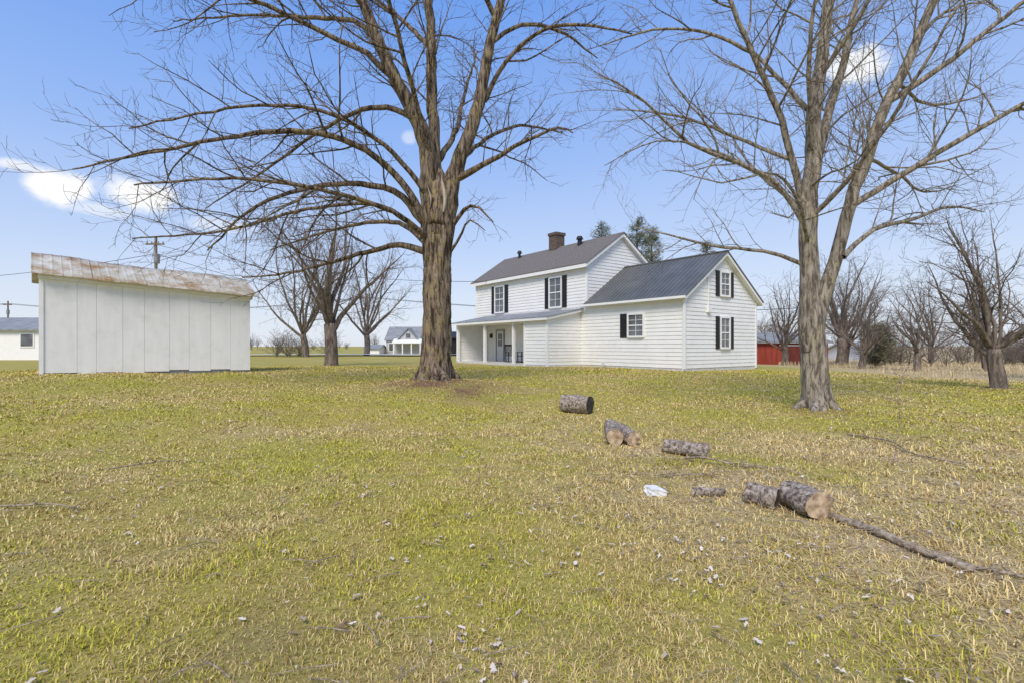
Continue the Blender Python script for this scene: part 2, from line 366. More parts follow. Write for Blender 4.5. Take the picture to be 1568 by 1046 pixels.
slab('dormer_a',[V((-22.3,99.3,2.9)),V((-22.3,104,2.9)),V((-20.2,104,5.2)),V((-20.2,99.3,5.2))],.15,grayroof,E)
slab('dormer_b',[V((-18.1,99.3,2.9)),V((-18.1,104,2.9)),V((-20.2,104,5.2)),V((-20.2,99.3,5.2))],.15,grayroof,E)
G.box('gable_window',-20.6,-19.8,99.52,99.58,3.3,4.1,glass,E)
simple_house('white_garage',-27.6,-24.9,96,101,-.2,1.3,2.0,trim,grayroof,'x')
simple_house('dark_outbuilding',-6.9,-4.3,58,63,.3,2.7,3.4,dark,black,'x')
E,G=simple_house('red_barn',21.7,28.4,46,54,-.1,2.1,3.0,redm,grayroof,'x',[])
G.box('barn_door',24.4,25.9,45.93,45.99,-.1,1.7,reddark,E)
G.box('barn_door_rail',24.0,27.6,45.9,45.98,1.72,1.8,trim,E)
for i in range(14): G.box('batten_%d'%i,21.8+i*.5,21.84+i*.5,45.95,45.995,-.1,1.7,redm,E) if not(24.3<21.8+i*.5<26) else None
simple_house('white_outbuilding',39.5,42.2,58,64,-.3,1.3,2.2,trim,grayroof,'x')
# ------------------------------------------------------------------ poles & wires
def pole(x,y,top):
    z=g(x,y);E=empty('utility_pole');cyl('pole',V((x,y,z-.3)),.17,top-z+.3,polem,E,r2=.11)
    G=Frame((x,y),(1,0),(0,1));G.box('crossarm',-.8,.8,-.16,-.05,top-.75,top-.62,polem,E)
    for k in (-.7,-.3,.3,.7): cyl('insulator',V((x+k,y-.1,top-.62)),.05,.16,grayroof,E)
    cyl('transformer',V((x+.3,y-.3,top-2.4)),.22,.8,grayroof,E)
for a in [(-88.6,90,9.6),(-31.3,45,11.3),(-22.6,80,9.8)]: pole(*a)
wv=[];wf=[]
def wire(a,b,sag,r=.018):
    n=24;a=V(a);b=V(b)
    for i in range(n+1):
        f=i/n;p=a.lerp(b,f)-V((0,0,sag*4*f*(1-f)))
        k=len(wv)
        wv.extend([p+V((0,-r,-r)),p+V((0,r,-r)),p+V((0,0,r*1.2))])
        if i:
            for j in range(3): wf.append((k-3+j,k-3+(j+1)%3,k+(j+1)%3,k+j))
for k in (-.7,.7):
    wire((-160+k,95,9.3),(-88.6+k,90,9.1),1.2,.025);wire((-88.6+k,90,9.1),(-22.6+k,80,9.3),1.6,.025)
    wire((-22.6+k,80,9.3),(60+k,90,9),1.8,.025)
wire((-31.3,45,9.8),(-80,60,9.5),1);wire((-31.3,45,9.8),(-22.6,80,8.6),.8);wire((-31.3,45,10.6),(0,38,6.5),1.0,.015)
obj('power_lines',wv,wf,wirem)
# ------------------------------------------------------------------ trees
class TB:
    def __init__(s): s.v=[];s.f=[]
    def tube(s,pts,rad,n=None,seed=0,lob=.6,furrow=0):
        m=len(pts)
        if n is None:
            r=rad[0];n=20 if r>.2 else 12 if r>.1 else 8 if r>.05 else 5 if r>.02 else 3
        t=(pts[1]-pts[0]).normalized()
        u=t.orthogonal().normalized();base=len(s.v)
        for i in range(m):
            t=(pts[min(i+1,m-1)]-pts[max(i-1,0)]).normalized()
            u=(u-t*u.dot(t)).normalized();w=t.cross(u)
            for k in range(n):
                a=k*2*math.pi/n;r=rad[i]
                if n>=12:
                    r*=1+lob*(.06*math.sin(3*a+i*.2+seed)+.05*math.sin(5*a-i*.25+seed*2)+.05*math.sin(8*a+i*.4))
                    if furrow: r*=1+furrow*(math.sin(17*a+1.2*math.sin(i*.5))+.7*math.sin(11*a-i*.35+seed))*math.sin(i*.9+3*a)
                s.v.append(pts[i]+u*(math.cos(a)*r)+w*(math.sin(a)*r))
        for i in range(m-1):
            for k in range(n):
                a=base+i*n+k;b_=base+i*n+(k+1)%n
                s.f.append((a,b_,b_+n,a+n))
        s.f.append(tuple(base+(m-1)*n+k for k in range(n)))
def rotdir(d,ang,az):
    u=d.orthogonal().normalized();w=d.cross(u)
    return (d*math.cos(ang)+(u*math.cos(az)+w*math.sin(az))*math.sin(ang)).normalized()
class Par: pass
def mkpar(seg=(.5,.32,.2,.13),wig=(.10,.13,.16,.18),up=(.03,.01,.03,.06),dens=(1.6,2.6,3.6),ratio=(.5,.5,.5),maxlev=3,minr=.005,thick=.012):
    p=Par();p.seg=seg;p.wig=wig;p.up=up;p.dens=dens;p.ratio=ratio;p.maxlev=maxlev;p.minr=minr;p.thick=thick;return p
def children(tb,rg,pts,rad,L,lev,P,t0=.18):
    if lev>=P.maxlev: return
    n=int(L*P.dens[lev]+rg.random())
    for i in range(n):
        t=t0+(1-t0)*((i+rg.random())/n);t=min(t,.995)
        x=t*(len(pts)-1);k=int(x);f=x-k
        p=pts[k].lerp(pts[k+1],f);r=rad[k]*(1-f)+rad[k+1]*f;d=(pts[k+1]-pts[k]).normalized()
        cd=rotdir(d,math.radians(rg.uniform(25,62)),rg.uniform(0,6.283))
        cd.z+=.12 if lev<1 else 0.0
        cd.normalize()
        cl=min(max(L,1.2),5.5)*P.ratio[lev]*(1.05-.5*t)*rg.uniform(.5,1.3)
        grow(tb,rg,p,cd,cl,max(P.minr*1.1,min(r*.6,P.thick*cl+.003)),lev+1,P)
def grow(tb,rg,p,d,L,r,lev,P):
    seg=max(3,int(L/P.seg[lev]));st=L/seg;pts=[p];rad=[r]
    cz=rg.uniform(-.12,.05) if lev<3 else 0
    for i in range(seg):
        f=(i+1)/seg
        d=(d+V((rg.gauss(0,1),rg.gauss(0,1),rg.gauss(0,1)))*P.wig[lev]+V((0,0,cz*(1-f)+(P.up[lev]+.05)*f))).normalized()
        p=p+d*st;pts.append(p);rad.append(max(P.minr*.65,r*(1-.72*f)))
    tb.tube(pts,rad)
    children(tb,rg,pts,rad,L,lev,P,.1)
def smoothline(ctrl,rg,step=.3,jit=.02):
    pts=[];rad=[];n=len(ctrl)
    for i in range(n-1):
        p0=ctrl[max(i-1,0)];p1_=ctrl[i];p2_=ctrl[i+1];p3=ctrl[min(i+2,n-1)]
        L=(p2_[0]-p1_[0]).length;m=max(2,int(L/step))
        for k in range(m):
            t=k/m
            q=.5*((2*p1_[0])+(p2_[0]-p0[0])*t+(2*p0[0]-5*p1_[0]+4*p2_[0]-p3[0])*t*t+(3*p1_[0]-p0[0]-3*p2_[0]+p3[0])*t**3)
            q=q+V((rg.gauss(0,jit),rg.gauss(0,jit),rg.gauss(0,jit)*.4));pts.append(q);rad.append(p1_[1]*(1-t)+p2_[1]*t)
    pts.append(ctrl[-1][0]);rad.append(ctrl[-1][1])
    return pts,rad
def limb_tree(name,x0,y0,s,u0,v0,trunk,limbs,P,m,seed,jit=.02,lr=.86,tr=.92,furrow=.02):
    rg=random.Random(seed);tb=TB();zb_=g(x0,y0)
    def conv(l,k): return [(V((x0+(a-u0)*s,y0+dy,zb_+(v0-b)*s)),r*k) for a,b,dy,r in l]
    pts,rad=smoothline(conv(trunk,tr),rg,.09,.006);tb.tube(pts,rad,72,seed=seed,furrow=furrow)
    R=trunk[2][3]*tr
    for k in range(8):
        a=k*6.283/8+rg.uniform(-.3,.3);ln=rg.uniform(.9,1.25)
        q=[V((x0+math.cos(a)*R*.5,y0+math.sin(a)*R*.5,zb_+R*1.9)),V((x0+math.cos(a)*R*.82,y0+math.sin(a)*R*.82,zb_+R*.75)),
           V((x0+math.cos(a)*R*1.25*ln,y0+math.sin(a)*R*1.25*ln,zb_+R*.25)),V((x0+math.cos(a)*R*1.9*ln,y0+math.sin(a)*R*1.9*ln,zb_-R*.1))]
        pp,rr=smoothline([(q[0],R*.36),(q[1],R*.38),(q[2],R*.30),(q[3],R*.12)],rg,.08,.004);tb.tube(pp,rr,16,seed=k)
    for l in limbs:
        pts,rad=smoothline(conv(l,lr),rg,.28,jit);tb.tube(pts,rad,seed=seed+len(pts))
        L=sum((pts[i+1]-pts[i]).length for i in range(len(pts)-1))
        children(tb,rg,pts,rad,L,0,P,.2 if rad[0]<.13 else .3)
    o=obj(name,tb.v,tb.f,m,None,True);print(name,len(tb.f))
    return o
s1=16/784
trunk1=[(668,596,0,.70),(668,587,0,.60),(668,568,0,.52),(669,480,0,.47),(670,400,0,.46),(671,345,0,.46),(672,310,0,.43),(673,285,0,.33),(674,258,0,.06)]
limbs1=[
 [(664,400,0,.36),(661,340,0,.37),(657,280,0,.33),(654,225,-.1,.29),(632,170,-.2,.25),(605,120,-.3,.22),(578,60,-.4,.19),(555,0,-.5,.16),(520,-90,-.8,.1),(480,-190,-1,.03)],
 [(668,330,.1,.3),(665,260,.2,.25),(662,190,.3,.21),(657,100,.4,.19),(653,0,.6,.16),(640,-100,.8,.1),(650,-200,1,.03)],
 [(674,400,0,.36),(681,340,0,.37),(690,285,0,.31),(705,240,0,.26),(730,170,.1,.22),(745,90,.2,.19),(765,0,.3,.16),(800,-90,.5,.1),(830,-190,.6,.03)],
 [(697,275,0,.15),(740,258,-.3,.1),(790,235,-.6,.075),(850,212,-.8,.04),(872,222,-.9,.02)],
 [(742,150,.2,.1),(775,95,.0,.08),(830,62,-.5,.065),(890,70,-1,.05),(950,100,-1.6,.02)],
 [(752,60,.2,.09),(800,20,.6,.075),(860,10,1.2,.06),(930,40,1.8,.02)],
 [(652,350,0,.15),(620,305,-.2,.12),(575,292,-.5,.105),(510,298,-.9,.08),(430,335,-1.5,.055),(370,400,-1.8,.02)],
 [(650,385,0,.14),(610,372,.3,.11),(560,378,.7,.09),(480,395,1.1,.065),(400,408,1.6,.045),(320,412,2,.02)],
 [(655,345,-.1,.14),(610,275,-.6,.12),(545,238,-1.2,.10),(470,240,-1.9,.08),(370,272,-2.6,.055),(250,315,-3.3,.02)],
 [(640,190,-.2,.12),(590,160,.2,.10),(520,165,.6,.08),(440,195,1.2,.06),(350,240,1.8,.045),(250,290,2.2,.02)],
 [(612,135,-.3,.12),(570,100,-.6,.10),(500,75,-1.1,.08),(400,50,-1.9,.06),(300,40,-2.7,.04),(180,60,-3.4,.02)],
 [(590,80,-.4,.11),(540,30,.1,.09),(460,5,.7,.075),(340,-20,1.4,.05),(200,-30,2,.02)],
 [(570,30,-.5,.10),(500,-50,-1.1,.08),(400,-90,-1.9,.06),(260,-120,-2.6,.02)],
 [(650,370,.1,.12),(600,330,1.0,.09),(520,320,2.0,.07),(420,330,3,.05),(330,350,3.6,.02)],
 [(655,365,-.2,.11),(625,345,-1.2,.09),(560,330,-2.2,.07),(460,325,-3.2,.05),(350,345,-4,.02)],
 [(655,300,-.2,.1),(600,240,-.9,.08),(520,205,-1.6,.06),(420,215,-2.2,.045),(300,255,-2.8,.02)],
 [(650,360,0,.09),(590,325,-.8,.07),(500,340,-1.5,.055),(400,375,-2,.04),(290,390,-2.4,.02)],
 [(690,350,0,.09),(712,325,-.3,.07),(735,325,-.6,.045),(757,350,-.8,.02)],
 [(665,250,.2,.12),(690,180,1.2,.1),(700,90,2.4,.07),(720,-20,3.5,.03)],
 [(660,240,-.2,.1),(640,150,-1.4,.08),(620,60,-2.6,.06),(610,-40,-3.6,.03)],
 [(700,250,0,.1),(740,190,1.2,.08),(800,140,2.5,.06),(880,130,3.6,.02)],
 [(655,60,.5,.1),(610,0,1.2,.08),(560,-60,2,.05),(500,-120,2.6,.02)],
 [(760,20,.3,.1),(720,-40,-.5,.08),(700,-120,-1.2,.05),(690,-190,-2,.02)],
 [(692,385,0,.06),(708,360,-.3,.045),(722,345,-.6,.03),(745,362,-.8,.015)],
]
P1=mkpar(dens=(2.2,3.0,3.3),ratio=(.50,.48,.5),minr=.0052,thick=.011)
t1=limb_tree('maple_tree',-2.37,16,s1,668,585,trunk1,limbs1,P1,bark1,11)
def scar(x,y,z,h,w,seed):
    rg=random.Random(seed);vs=[];fs=[];n=10
    for i in range(n+1):
        f=i/n;ww=w*math.sin(math.pi*min(1,.12+f*.88))*rg.uniform(.7,1.1);xx=x+.05*math.sin(f*5)
        vs+=[V((xx-ww,y+.05,z+h*f)),V((xx-ww*.3,y-.03,z+h*f)),V((xx+ww*.4,y-.02,z+h*f)),V((xx+ww,y+.06,z+h*f))]
        if i:
            k=i*4
            for j in range(3): fs.append((k-4+j,k-3+j,k+1+j,k+j))
    return obj('scar',vs,fs,palewood,t1)
zt=g(-2.37,16)
scar(-2.10,15.60,zt+(585-330)*s1,1.2,.07,1)
scar(-2.52,15.58,zt+(585-325)*s1,.8,.03,2)
s2=12/784
trunk2=[(1252,640,0,.44),(1252,632,0,.38),(1250,614,0,.31),(1246,540,0,.27),(1243,490,0,.275),(1243,465,0,.2),(1243,450,0,.06)]
limbs2=[
 [(1241,540,0,.22),(1240,500,0,.25),(1240,430,0,.225),(1238,320,0,.20),(1245,250,0,.185),(1252,170,.1,.165),(1268,80,.2,.145),(1280,0,.3,.125),(1290,-100,.4,.08),(1300,-200,.5,.03)],
 [(1249,540,0,.18),(1252,500,0,.2),(1262,455,0,.17),(1280,400,0,.155),(1292,340,-.1,.145),(1310,270,-.2,.135),(1345,170,-.3,.12),(1385,80,-.4,.1),(1410,0,-.5,.085),(1450,-120,-.6,.04)],
 [(1240,320,0,.12),(1262,230,.2,.11),(1290,150,.4,.1),(1320,70,.6,.09),(1340,0,.8,.075),(1370,-120,1,.03)],
 [(1236,340,0,.10),(1205,255,-.2,.085),(1175,180,-.4,.075),(1130,110,-.7,.065),(1095,50,-.9,.05),(1060,-20,-1.1,.04),(1020,-90,-1.3,.02)],
 [(1234,350,0,.075),(1180,292,-.3,.06),(1110,270,-.7,.05),(1030,250,-1.1,.04),(960,205,-1.5,.025),(890,180,-1.9,.012)],
 [(1232,410,0,.06),(1180,385,.3,.045),(1110,370,.8,.038),(1050,345,1.3,.025),(1000,325,1.8,.012)],
 [(1300,320,-.1,.08),(1370,275,-.4,.07),(1440,230,-.8,.058),(1510,190,-1.1,.045),(1568,160,-1.4,.03),(1650,150,-1.8,.012)],
 [(1285,400,-.1,.07),(1350,352,.2,.058),(1430,330,.7,.048),(1520,300,1.2,.035),(1610,300,1.7,.012)],
 [(1345,170,-.3,.08),(1420,120,-.7,.06),(1490,60,-1.1,.045),(1560,20,-1.5,.03),(1640,-20,-1.9,.012)],
 [(1252,180,.1,.07),(1205,110,.4,.055),(1170,40,.8,.045),(1150,-50,1.2,.02)],
 [(1246,250,0,.07),(1215,160,-.6,.055),(1200,70,-1.2,.04),(1205,-50,-1.8,.02)],
 [(1262,120,.2,.07),(1300,40,-.5,.05),(1320,-40,-1.2,.035),(1350,-120,-1.8,.012)],
 [(1205,255,-.2,.055),(1140,200,.5,.045),(1060,150,1.1,.035),(960,120,1.7,.012)],
 [(1130,110,-.7,.05),(1070,70,-.4,.04),(1000,50,0,.03),(920,60,.4,.012)],
 [(1238,330,0,.07),(1250,280,1.3,.055),(1230,200,2.6,.04),(1220,110,3.6,.015)],
 [(1240,340,0,.07),(1260,290,-1.2,.05),(1270,220,-2.4,.035),(1290,140,-3.3,.015)],
 [(1310,270,-.2,.06),(1370,210,.9,.045),(1420,140,2,.035),(1470,80,3,.012)],
 [(1385,80,-.4,.055),(1450,20,.3,.045),(1530,-30,1,.03),(1600,-60,1.5,.012)],
 [(1238,380,0,.05),(1190,340,-1.0,.04),(1130,320,-2.0,.03),(1080,330,-2.8,.012)],
 [(1180,292,-.3,.04),(1100,230,.2,.03),(1020,200,.8,.022),(940,230,1.2,.01)],
 [(1320,250,-.2,.05),(1400,260,.5,.04),(1480,275,1.2,.03),(1570,250,1.8,.012)],
 [(1360,140,-.3,.05),(1440,150,.4,.04),(1520,130,1,.028),(1600,100,1.5,.012)],
]
limb_tree('ash_tree',7.16,12,s2,1252,632,trunk2,limbs2,mkpar(dens=(2.4,3.3,3.8),ratio=(.46,.47,.5),minr=.004,thick=.010),bark2,23,.014,.94,1.0,.014)
def bare_mesh(name,seed,Ht,tr,fork,nl,P,m,spread=.9,lk=1.0):
    rg=random.Random(seed);tb=TB();pts=[];rad=[]
    nseg=8
    for i in range(nseg+1):
        f=i/nseg;pts.append(V((math.sin(f*2+seed)*.12*Ht/10,math.cos(f*3+seed)*.1*Ht/10,-.2+fork*f)));rad.append(tr*(1.3-.75*min(f*4,.4)-.15*f))
    tb.tube(pts,rad,12,seed=seed)
    for k in range(nl):
        az=k*2.399+rg.uniform(-.4,.4);ti=rg.uniform(.08,spread) if k else .05
        L=(Ht-fork)*rg.uniform(.75,1.05)*(1 if ti<.5 else .85)
        d=V((math.cos(az)*math.sin(ti),math.sin(az)*math.sin(ti),math.cos(ti)))
        st=pts[-1-rg.choice((0,0,1,2)) if k>2 else -1]
        r=rad[-1]*rg.uniform(.3,.5)*lk;seg=12;q=st;qp=[q];qr=[r];dd=d
        for i in range(seg):
            f=(i+1)/seg
            dd=(dd+V((rg.gauss(0,.11),rg.gauss(0,.11),rg.gauss(0,.06)+.03))).normalized();q=q+dd*L/seg;qp.append(q);qr.append(max(.01,r*(1-f)**.9+.008))
        tb.tube(qp,qr);children(tb,rg,qp,qr,L,0,P,.15)
    me=bpy.data.meshes.new(name);me.from_pydata([tuple(v) for v in tb.v],[],tb.f);me.materials.append(m)
    me.polygons.foreach_set('use_smooth',[True]*len(me.polygons));print(name,len(tb.f));return me
Pm=mkpar(dens=(1.8,2.2,2.2),ratio=(.45,.5,.5),minr=.009,seg=(.7,.5,.35,.25),thick=.010)
mA=bare_mesh('bare_a',1,10.5,.40,2.6,10,Pm,bark3,1.1)
mB=bare_mesh('bare_b',2,11,.28,2.0,11,Pm,bark3,1.0)
Pc=mkpar(dens=(2.0,2.7,2.9),ratio=(.5,.5,.5),minr=.006,seg=(.5,.35,.25,.2),wig=(.18,.2,.22,.22),up=(.0,-.02,0,.02),thick=.011)
mC=bare_mesh('bare_c',3,6.5,.24,1.5,11,Pc,bark3,1.2,.9)
Ps=mkpar(dens=(1.8,2.2,1.5),ratio=(.5,.5,.5),minr=.015,seg=(.9,.7,.5,.4),maxlev=2)
mS=bare_mesh('bare_s',5,9,.2,1.8,10,Ps,bark3,1.0,.8)
mS2=bare_mesh('bare_s2',6,5,.12,.5,14,Ps,bark3,1.2,.8)
def place(name,me,x,y,s=1,rz=0,parent=None,sz=None):
    o=bpy.data.objects.new(name,me);scene.collection.objects.link(o);o.location=(x,y,g(x,y));o.rotation_euler=(0,0,rz);o.scale=(s,s,sz or s)
    if parent:o.parent=parent
    return o
place('shade_tree',mA,-10.7,30,1.0,.3)
place('shade_tree',mB,-19.5,48,1.15,1.3)
place('shade_tree',mB,-16.5,58,1.25,2.3)
place('apple_tree',mC,16.1,17,1.0,.5)
place('apple_tree',mC,21.8,41,1.15,2)
place('apple_tree',mC,22.6,33,.9,4)
place('apple_tree',mC,24.6,31,.85,5.2)
place('shade_tree',mA,29.5,46,1.0,1)
place('shade_tree',mB,32,49,.95,2.6)
place('apple_tree',mC,30.5,33,1.0,.9)
place('apple_tree',mC,25,23.5,1.05,3.2)
place('shade_tree',mB,41,50,.85,4.1)
place('shade_tree',mA,49,54,.8,5.5)
D=empty('distant_treeline')
rg=random.Random(77)
for i in range(80):
    a=rg.uniform(-1.15,1.15);d=rg.uniform(180,330)
    place('tree',rg.choice((mS,mS,mS2)),d*a,d,rg.uniform(.4,.9),rg.uniform(0,6),D)
Hh=empty('brushy_hedgerow')
for i in range(120):
    x=rg.uniform(31,88);y=42+ (x-29)*.25+rg.uniform(-2.5,6)
    if 38<x<43.5: continue
    place('shrub',mS2,x,y,rg.uniform(.35,.7),rg.uniform(0,6),Hh)
for i in range(16): place('shrub',mS,rg.uniform(22,45),rg.uniform(66,80),rg.uniform(.5,.8),rg.uniform(0,6),Hh)
for i in range(6):
    x=rg.uniform(-22.5,-15);place('shrub',mS2,x,rg.uniform(48,51),rg.uniform(.35,.6),rg.uniform(0,6),Hh)
def evergreen(name,x,y,h,rw,seed,mt,shape='pine'):
    rg=random.Random(seed);E=empty(name);z=g(x,y)
    tb=TB();tb.tube([V((x,y,z-.2)),V((x+.1,y,z+h*.5)),V((x,y,z+h*.97))],[.028*h,.018*h,.02],10)
    vs=[];fs=[]
    nb=int(85*h/10) if shape=='pine' else 90
    for i in range(nb):
        f=rg.uniform(.12,.99)**.8 if shape=='pine' else rg.uniform(.03,.97)
        prof=(1-f)**.5*rg.uniform(.55,1.1) if shape=='pine' else math.sin(math.pi*(.12+.8*f))**.6*rg.uniform(.6,1.1)
        L=max(.35,rw*prof);az=rg.uniform(0,6.28);el=rg.uniform(.1,.6)
        p=V((x,y,z+h*f));d=V((math.cos(az)*math.cos(el),math.sin(az)*math.cos(el),math.sin(el)));e=p+d*L
        tb.tube([p,p.lerp(e,.5)-V((0,0,.05*L)),e],[.04,.025,.01],4)
        for k in range(int(34+L*30)):
            t=rg.uniform(.3,1.05);c=p.lerp(e,t)+V((rg.gauss(0,.18),rg.gauss(0,.18),rg.gauss(0,.16)))
            dd=(d+V((rg.gauss(0,.7),rg.gauss(0,.7),rg.gauss(0,.6)))).normalized();w=dd.orthogonal().normalized()*rg.uniform(.012,.03);l=dd*rg.uniform(.12,.3)
            q=len(vs);vs+=[c-w,c+w,c+w*.5+l,c-w*.5+l];fs.append((q,q+1,q+2,q+3))
    obj('trunk_and_boughs',tb.v,tb.f,bark3,E);obj('needles',vs,fs,mt,E)
needle=noise_mat('evergreen_needles',(.07,.09,.045),(.17,.19,.10),scale=2,rough=.8,bump=0)
needle2=noise_mat('cedar_foliage',(.10,.10,.055),(.20,.185,.11),scale=2,rough=.8,bump=0)
evergreen('pine_tree',11.2,46,12.7,3.2,1,needle);evergreen('pine_tree',8.4,48,12.7,3.0,2,needle);evergreen('pine_tree',13.6,50,12.8,3.2,5,needle);evergreen('pine_tree',19.8,52,12.0,2.4,4,needle)
evergreen('cedar_tree',27.0,38,3.3,1.25,3,needle2,'c')
# ------------------------------------------------------------------ ground
def grid(fine0,fine1,st,lo,hi):
    a=list(np.arange(fine0,fine1,st));s=st;x=a[-1]
    while x<hi: s*=1.13;x+=s;a.append(x)
    s=st;x=a[0];b_=[]
    while x>lo: s*=1.13;x-=s;b_.append(x)
    return np.array(b_[::-1]+a)
gx=grid(-12,14,.18,-1500,1500);gy=grid(0,26,.18,-200,2500)
X,Y=np.meshgrid(gx,gy)
Z=surf(X,Y)
nx,ny=len(gx),len(gy)
me=bpy.data.meshes.new('ground');idx=np.arange(nx*ny).reshape(ny,nx)
q=np.stack([idx[:-1,:-1],idx[:-1,1:],idx[1:,1:],idx[1:,:-1]],-1).reshape(-1,4)
def fastmesh(me,co,quads):
    me.vertices.add(len(co));me.vertices.foreach_set('co',co.astype(np.float32).ravel())
    k=quads.shape[1];n=len(quads)
    me.loops.add(n*k);me.loops.foreach_set('vertex_index',quads.astype(np.int32).ravel())
    me.polygons.add(n);me.polygons.foreach_set('loop_start',np.arange(0,n*k,k,dtype=np.int32))
    try: me.polygons.foreach_set('loop_total',np.full(n,k,dtype=np.int32))
    except Exception: pass
    me.update(calc_edges=True)
co=np.stack([X.ravel(),Y.ravel(),Z.ravel()],-1);fastmesh(me,co,q)
me.polygons.foreach_set('use_smooth',np.ones(len(q),bool))
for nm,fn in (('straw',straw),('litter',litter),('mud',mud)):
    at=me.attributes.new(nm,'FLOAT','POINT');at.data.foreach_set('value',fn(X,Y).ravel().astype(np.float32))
gm,nt,b=mat('winter_lawn');L=nt.links;b.inputs['Roughness'].default_value=.95;b.inputs['Specular IOR Level'].default_value=.05
tc=N(nt,'ShaderNodeTexCoord')
def nz(s,d=5,r=.6):
    n=N(nt,'ShaderNodeTexNoise',Scale=s,Detail=d,Roughness=r);L.new(tc.outputs['Object'],n.inputs['Vector']);return n
def ramp(src,p0,c0,p1,c1):
    r=N(nt,'ShaderNodeValToRGB');e=r.color_ramp.elements;e[0].position=p0;e[0].color=(*c0,1);e[1].position=p1;e[1].color=(*c1,1);L.new(src,r.inputs[0]);return r.outputs[0]
def mixc(f,a,b_):
    m=N(nt,'ShaderNodeMix',data_type='RGBA')
    if isinstance(f,float): m.inputs[0].default_value=f
    else: L.new(f,m.inputs[0])
    L.new(a,m.inputs[6]);L.new(b_,m.inputs[7]);return m.outputs[2]
c=ramp(nz(.45,6,.7).outputs[0],.40,(.48,.36,.11),.60,(.36,.36,.06))
fine=nz(24,8,.85)
c2=ramp(fine.outputs[0],.38,(.15,.12,.035),.64,(.60,.51,.16))
c=mixc(.55,c,c2)
a3=N(nt,'ShaderNodeAttribute',attribute_name='mud');mk=N(nt,'ShaderNodeMath',operation='MULTIPLY');mk.inputs[1].default_value=.7;L.new(a3.outputs['Fac'],mk.inputs[0])
c=mixc(mk.outputs[0],c,ramp(fine.outputs[0],.36,(.15,.105,.05),.65,(.46,.34,.18)))
a1=N(nt,'ShaderNodeAttribute',attribute_name='straw');sc=ramp(fine.outputs[0],.36,(.27,.19,.10),.65,(.74,.60,.36))
c=mixc(a1.outputs['Fac'],c,sc)
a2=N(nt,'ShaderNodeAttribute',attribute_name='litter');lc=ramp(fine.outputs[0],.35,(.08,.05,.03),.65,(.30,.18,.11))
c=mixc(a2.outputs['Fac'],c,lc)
L.new(c,b.inputs['Base Color'])
bp=N(nt,'ShaderNodeBump',Strength=.6,Distance=.03);L.new(fine.outputs[0],bp.inputs['Height']);L.new(bp.outputs[0],b.inputs['Normal'])
me.materials.append(gm);o=bpy.data.objects.new('ground',me);scene.collection.objects.link(o)
path=[(-260,64),(-120,60),(-60,57),(-30,55),(-12,56),(0,60),(8,70),(14,90),(18,140),(20,300)]
vs=[];fs=[];pp=[]
for i in range(len(path)-1):
    for k in range(10): pp.append(V(path[i]).lerp(V(path[i+1]),k/10))
for i,p in enumerate(pp):
    a=pp[max(i-1,0)];b_=pp[min(i+1,len(pp)-1)];t=(b_-a).normalized();n=V((-t.y,t.x))
    for w in (-3,-1,1,3):
        qq=p+n*w;vs.append((qq.x,qq.y,g(qq.x,qq.y)+.16))
    if i:
        k=i*4
        for j in range(3): fs.append((k-4+j,k-3+j,k+1+j,k+j))
obj('road',vs,fs,asphalt)
# ------------------------------------------------------------------ grass blades
R=np.random.default_rng(5)
blademat=bpy.data.materials.new('grass_blades');blademat.use_nodes=True;nt=blademat.node_tree
nt.nodes.remove(nt.nodes['Principled BSDF']);df=N(nt,'ShaderNodeBsdfDiffuse')
a=N(nt,'ShaderNodeAttribute',attribute_name='tint');nt.links.new(a.outputs['Color'],df.inputs['Color']);nt.links.new(df.outputs[0],nt.nodes['Material Output'].inputs['Surface'])
def blades(name,n,dmin,dmax,pw,hfun,cfun,ang=1.0,region=None,lean=1.0,wk=1.0):
    u=R.random(n);e=2-pw
    d=(dmin**e+u*(dmax**e-dmin**e))**(1/e)
    th=R.uniform(-ang,ang,n);x=d*np.sin(th);y=d*np.cos(th)
    if region is not None:
        k=region(x,y);x=x[k];y=y[k];d=d[k];n=len(x)
    z=surf(x,y)
    h=hfun(x,y,d);w=(.0011+.00058*d)*wk*R.uniform(.6,1.3,n)
    az=R.uniform(0,6.283,n)+1.5*vnoise(x,y,3.0,55);ln=np.abs(R.normal(1.7,.8,n))*lean*(1+1.3*straw(x,y)*(lean>=1))
    fx=np.cos(az);fy=np.sin(az);px=-fy;py=fx
    z2=h/np.sqrt(1+ln**2);o2=z2*ln;o1=o2*.35
    co=np.zeros((n,5,3))
    co[:,0]=np.stack([x-px*w,y-py*w,z-.005],-1);co[:,1]=np.stack([x+px*w,y+py*w,z-.005],-1)
    co[:,2]=np.stack([x+px*w*.8+fx*o1,y+py*w*.8+fy*o1,z+z2*.72],-1);co[:,3]=np.stack([x-px*w*.8+fx*o1,y-py*w*.8+fy*o1,z+z2*.72],-1)
    co[:,4]=np.stack([x+fx*o2,y+fy*o2,z+z2],-1)
    me=bpy.data.meshes.new(name);b0=np.arange(n)*5
    tri=np.stack([np.stack([b0,b0+1,b0+2],-1),np.stack([b0,b0+2,b0+3],-1),np.stack([b0+3,b0+2,b0+4],-1)],1).reshape(-1,3)
    fastmesh(me,co.reshape(-1,3),tri)
    col=cfun(x,y,n);col=np.repeat(np.concatenate([col,np.ones((n,1))],1),5,0)
    at=me.attributes.new('tint','FLOAT_COLOR','POINT');at.data.foreach_set('color',col.astype(np.float32).ravel())
    me.materials.append(blademat);o=bpy.data.objects.new(name,me);scene.collection.objects.link(o)
def hf(x,y,d):
    s=straw(x,y)
    return (.014+.02*vnoise(x,y,2.2,1)+.034*vnoise(x,y,5,2)**2.5)*R.uniform(.5,1.6,len(x))*(1+1.3*s)*(1+.012*d)*(1-.75*litter(x,y))*(1-.4*mud(x,y)*(1-s))
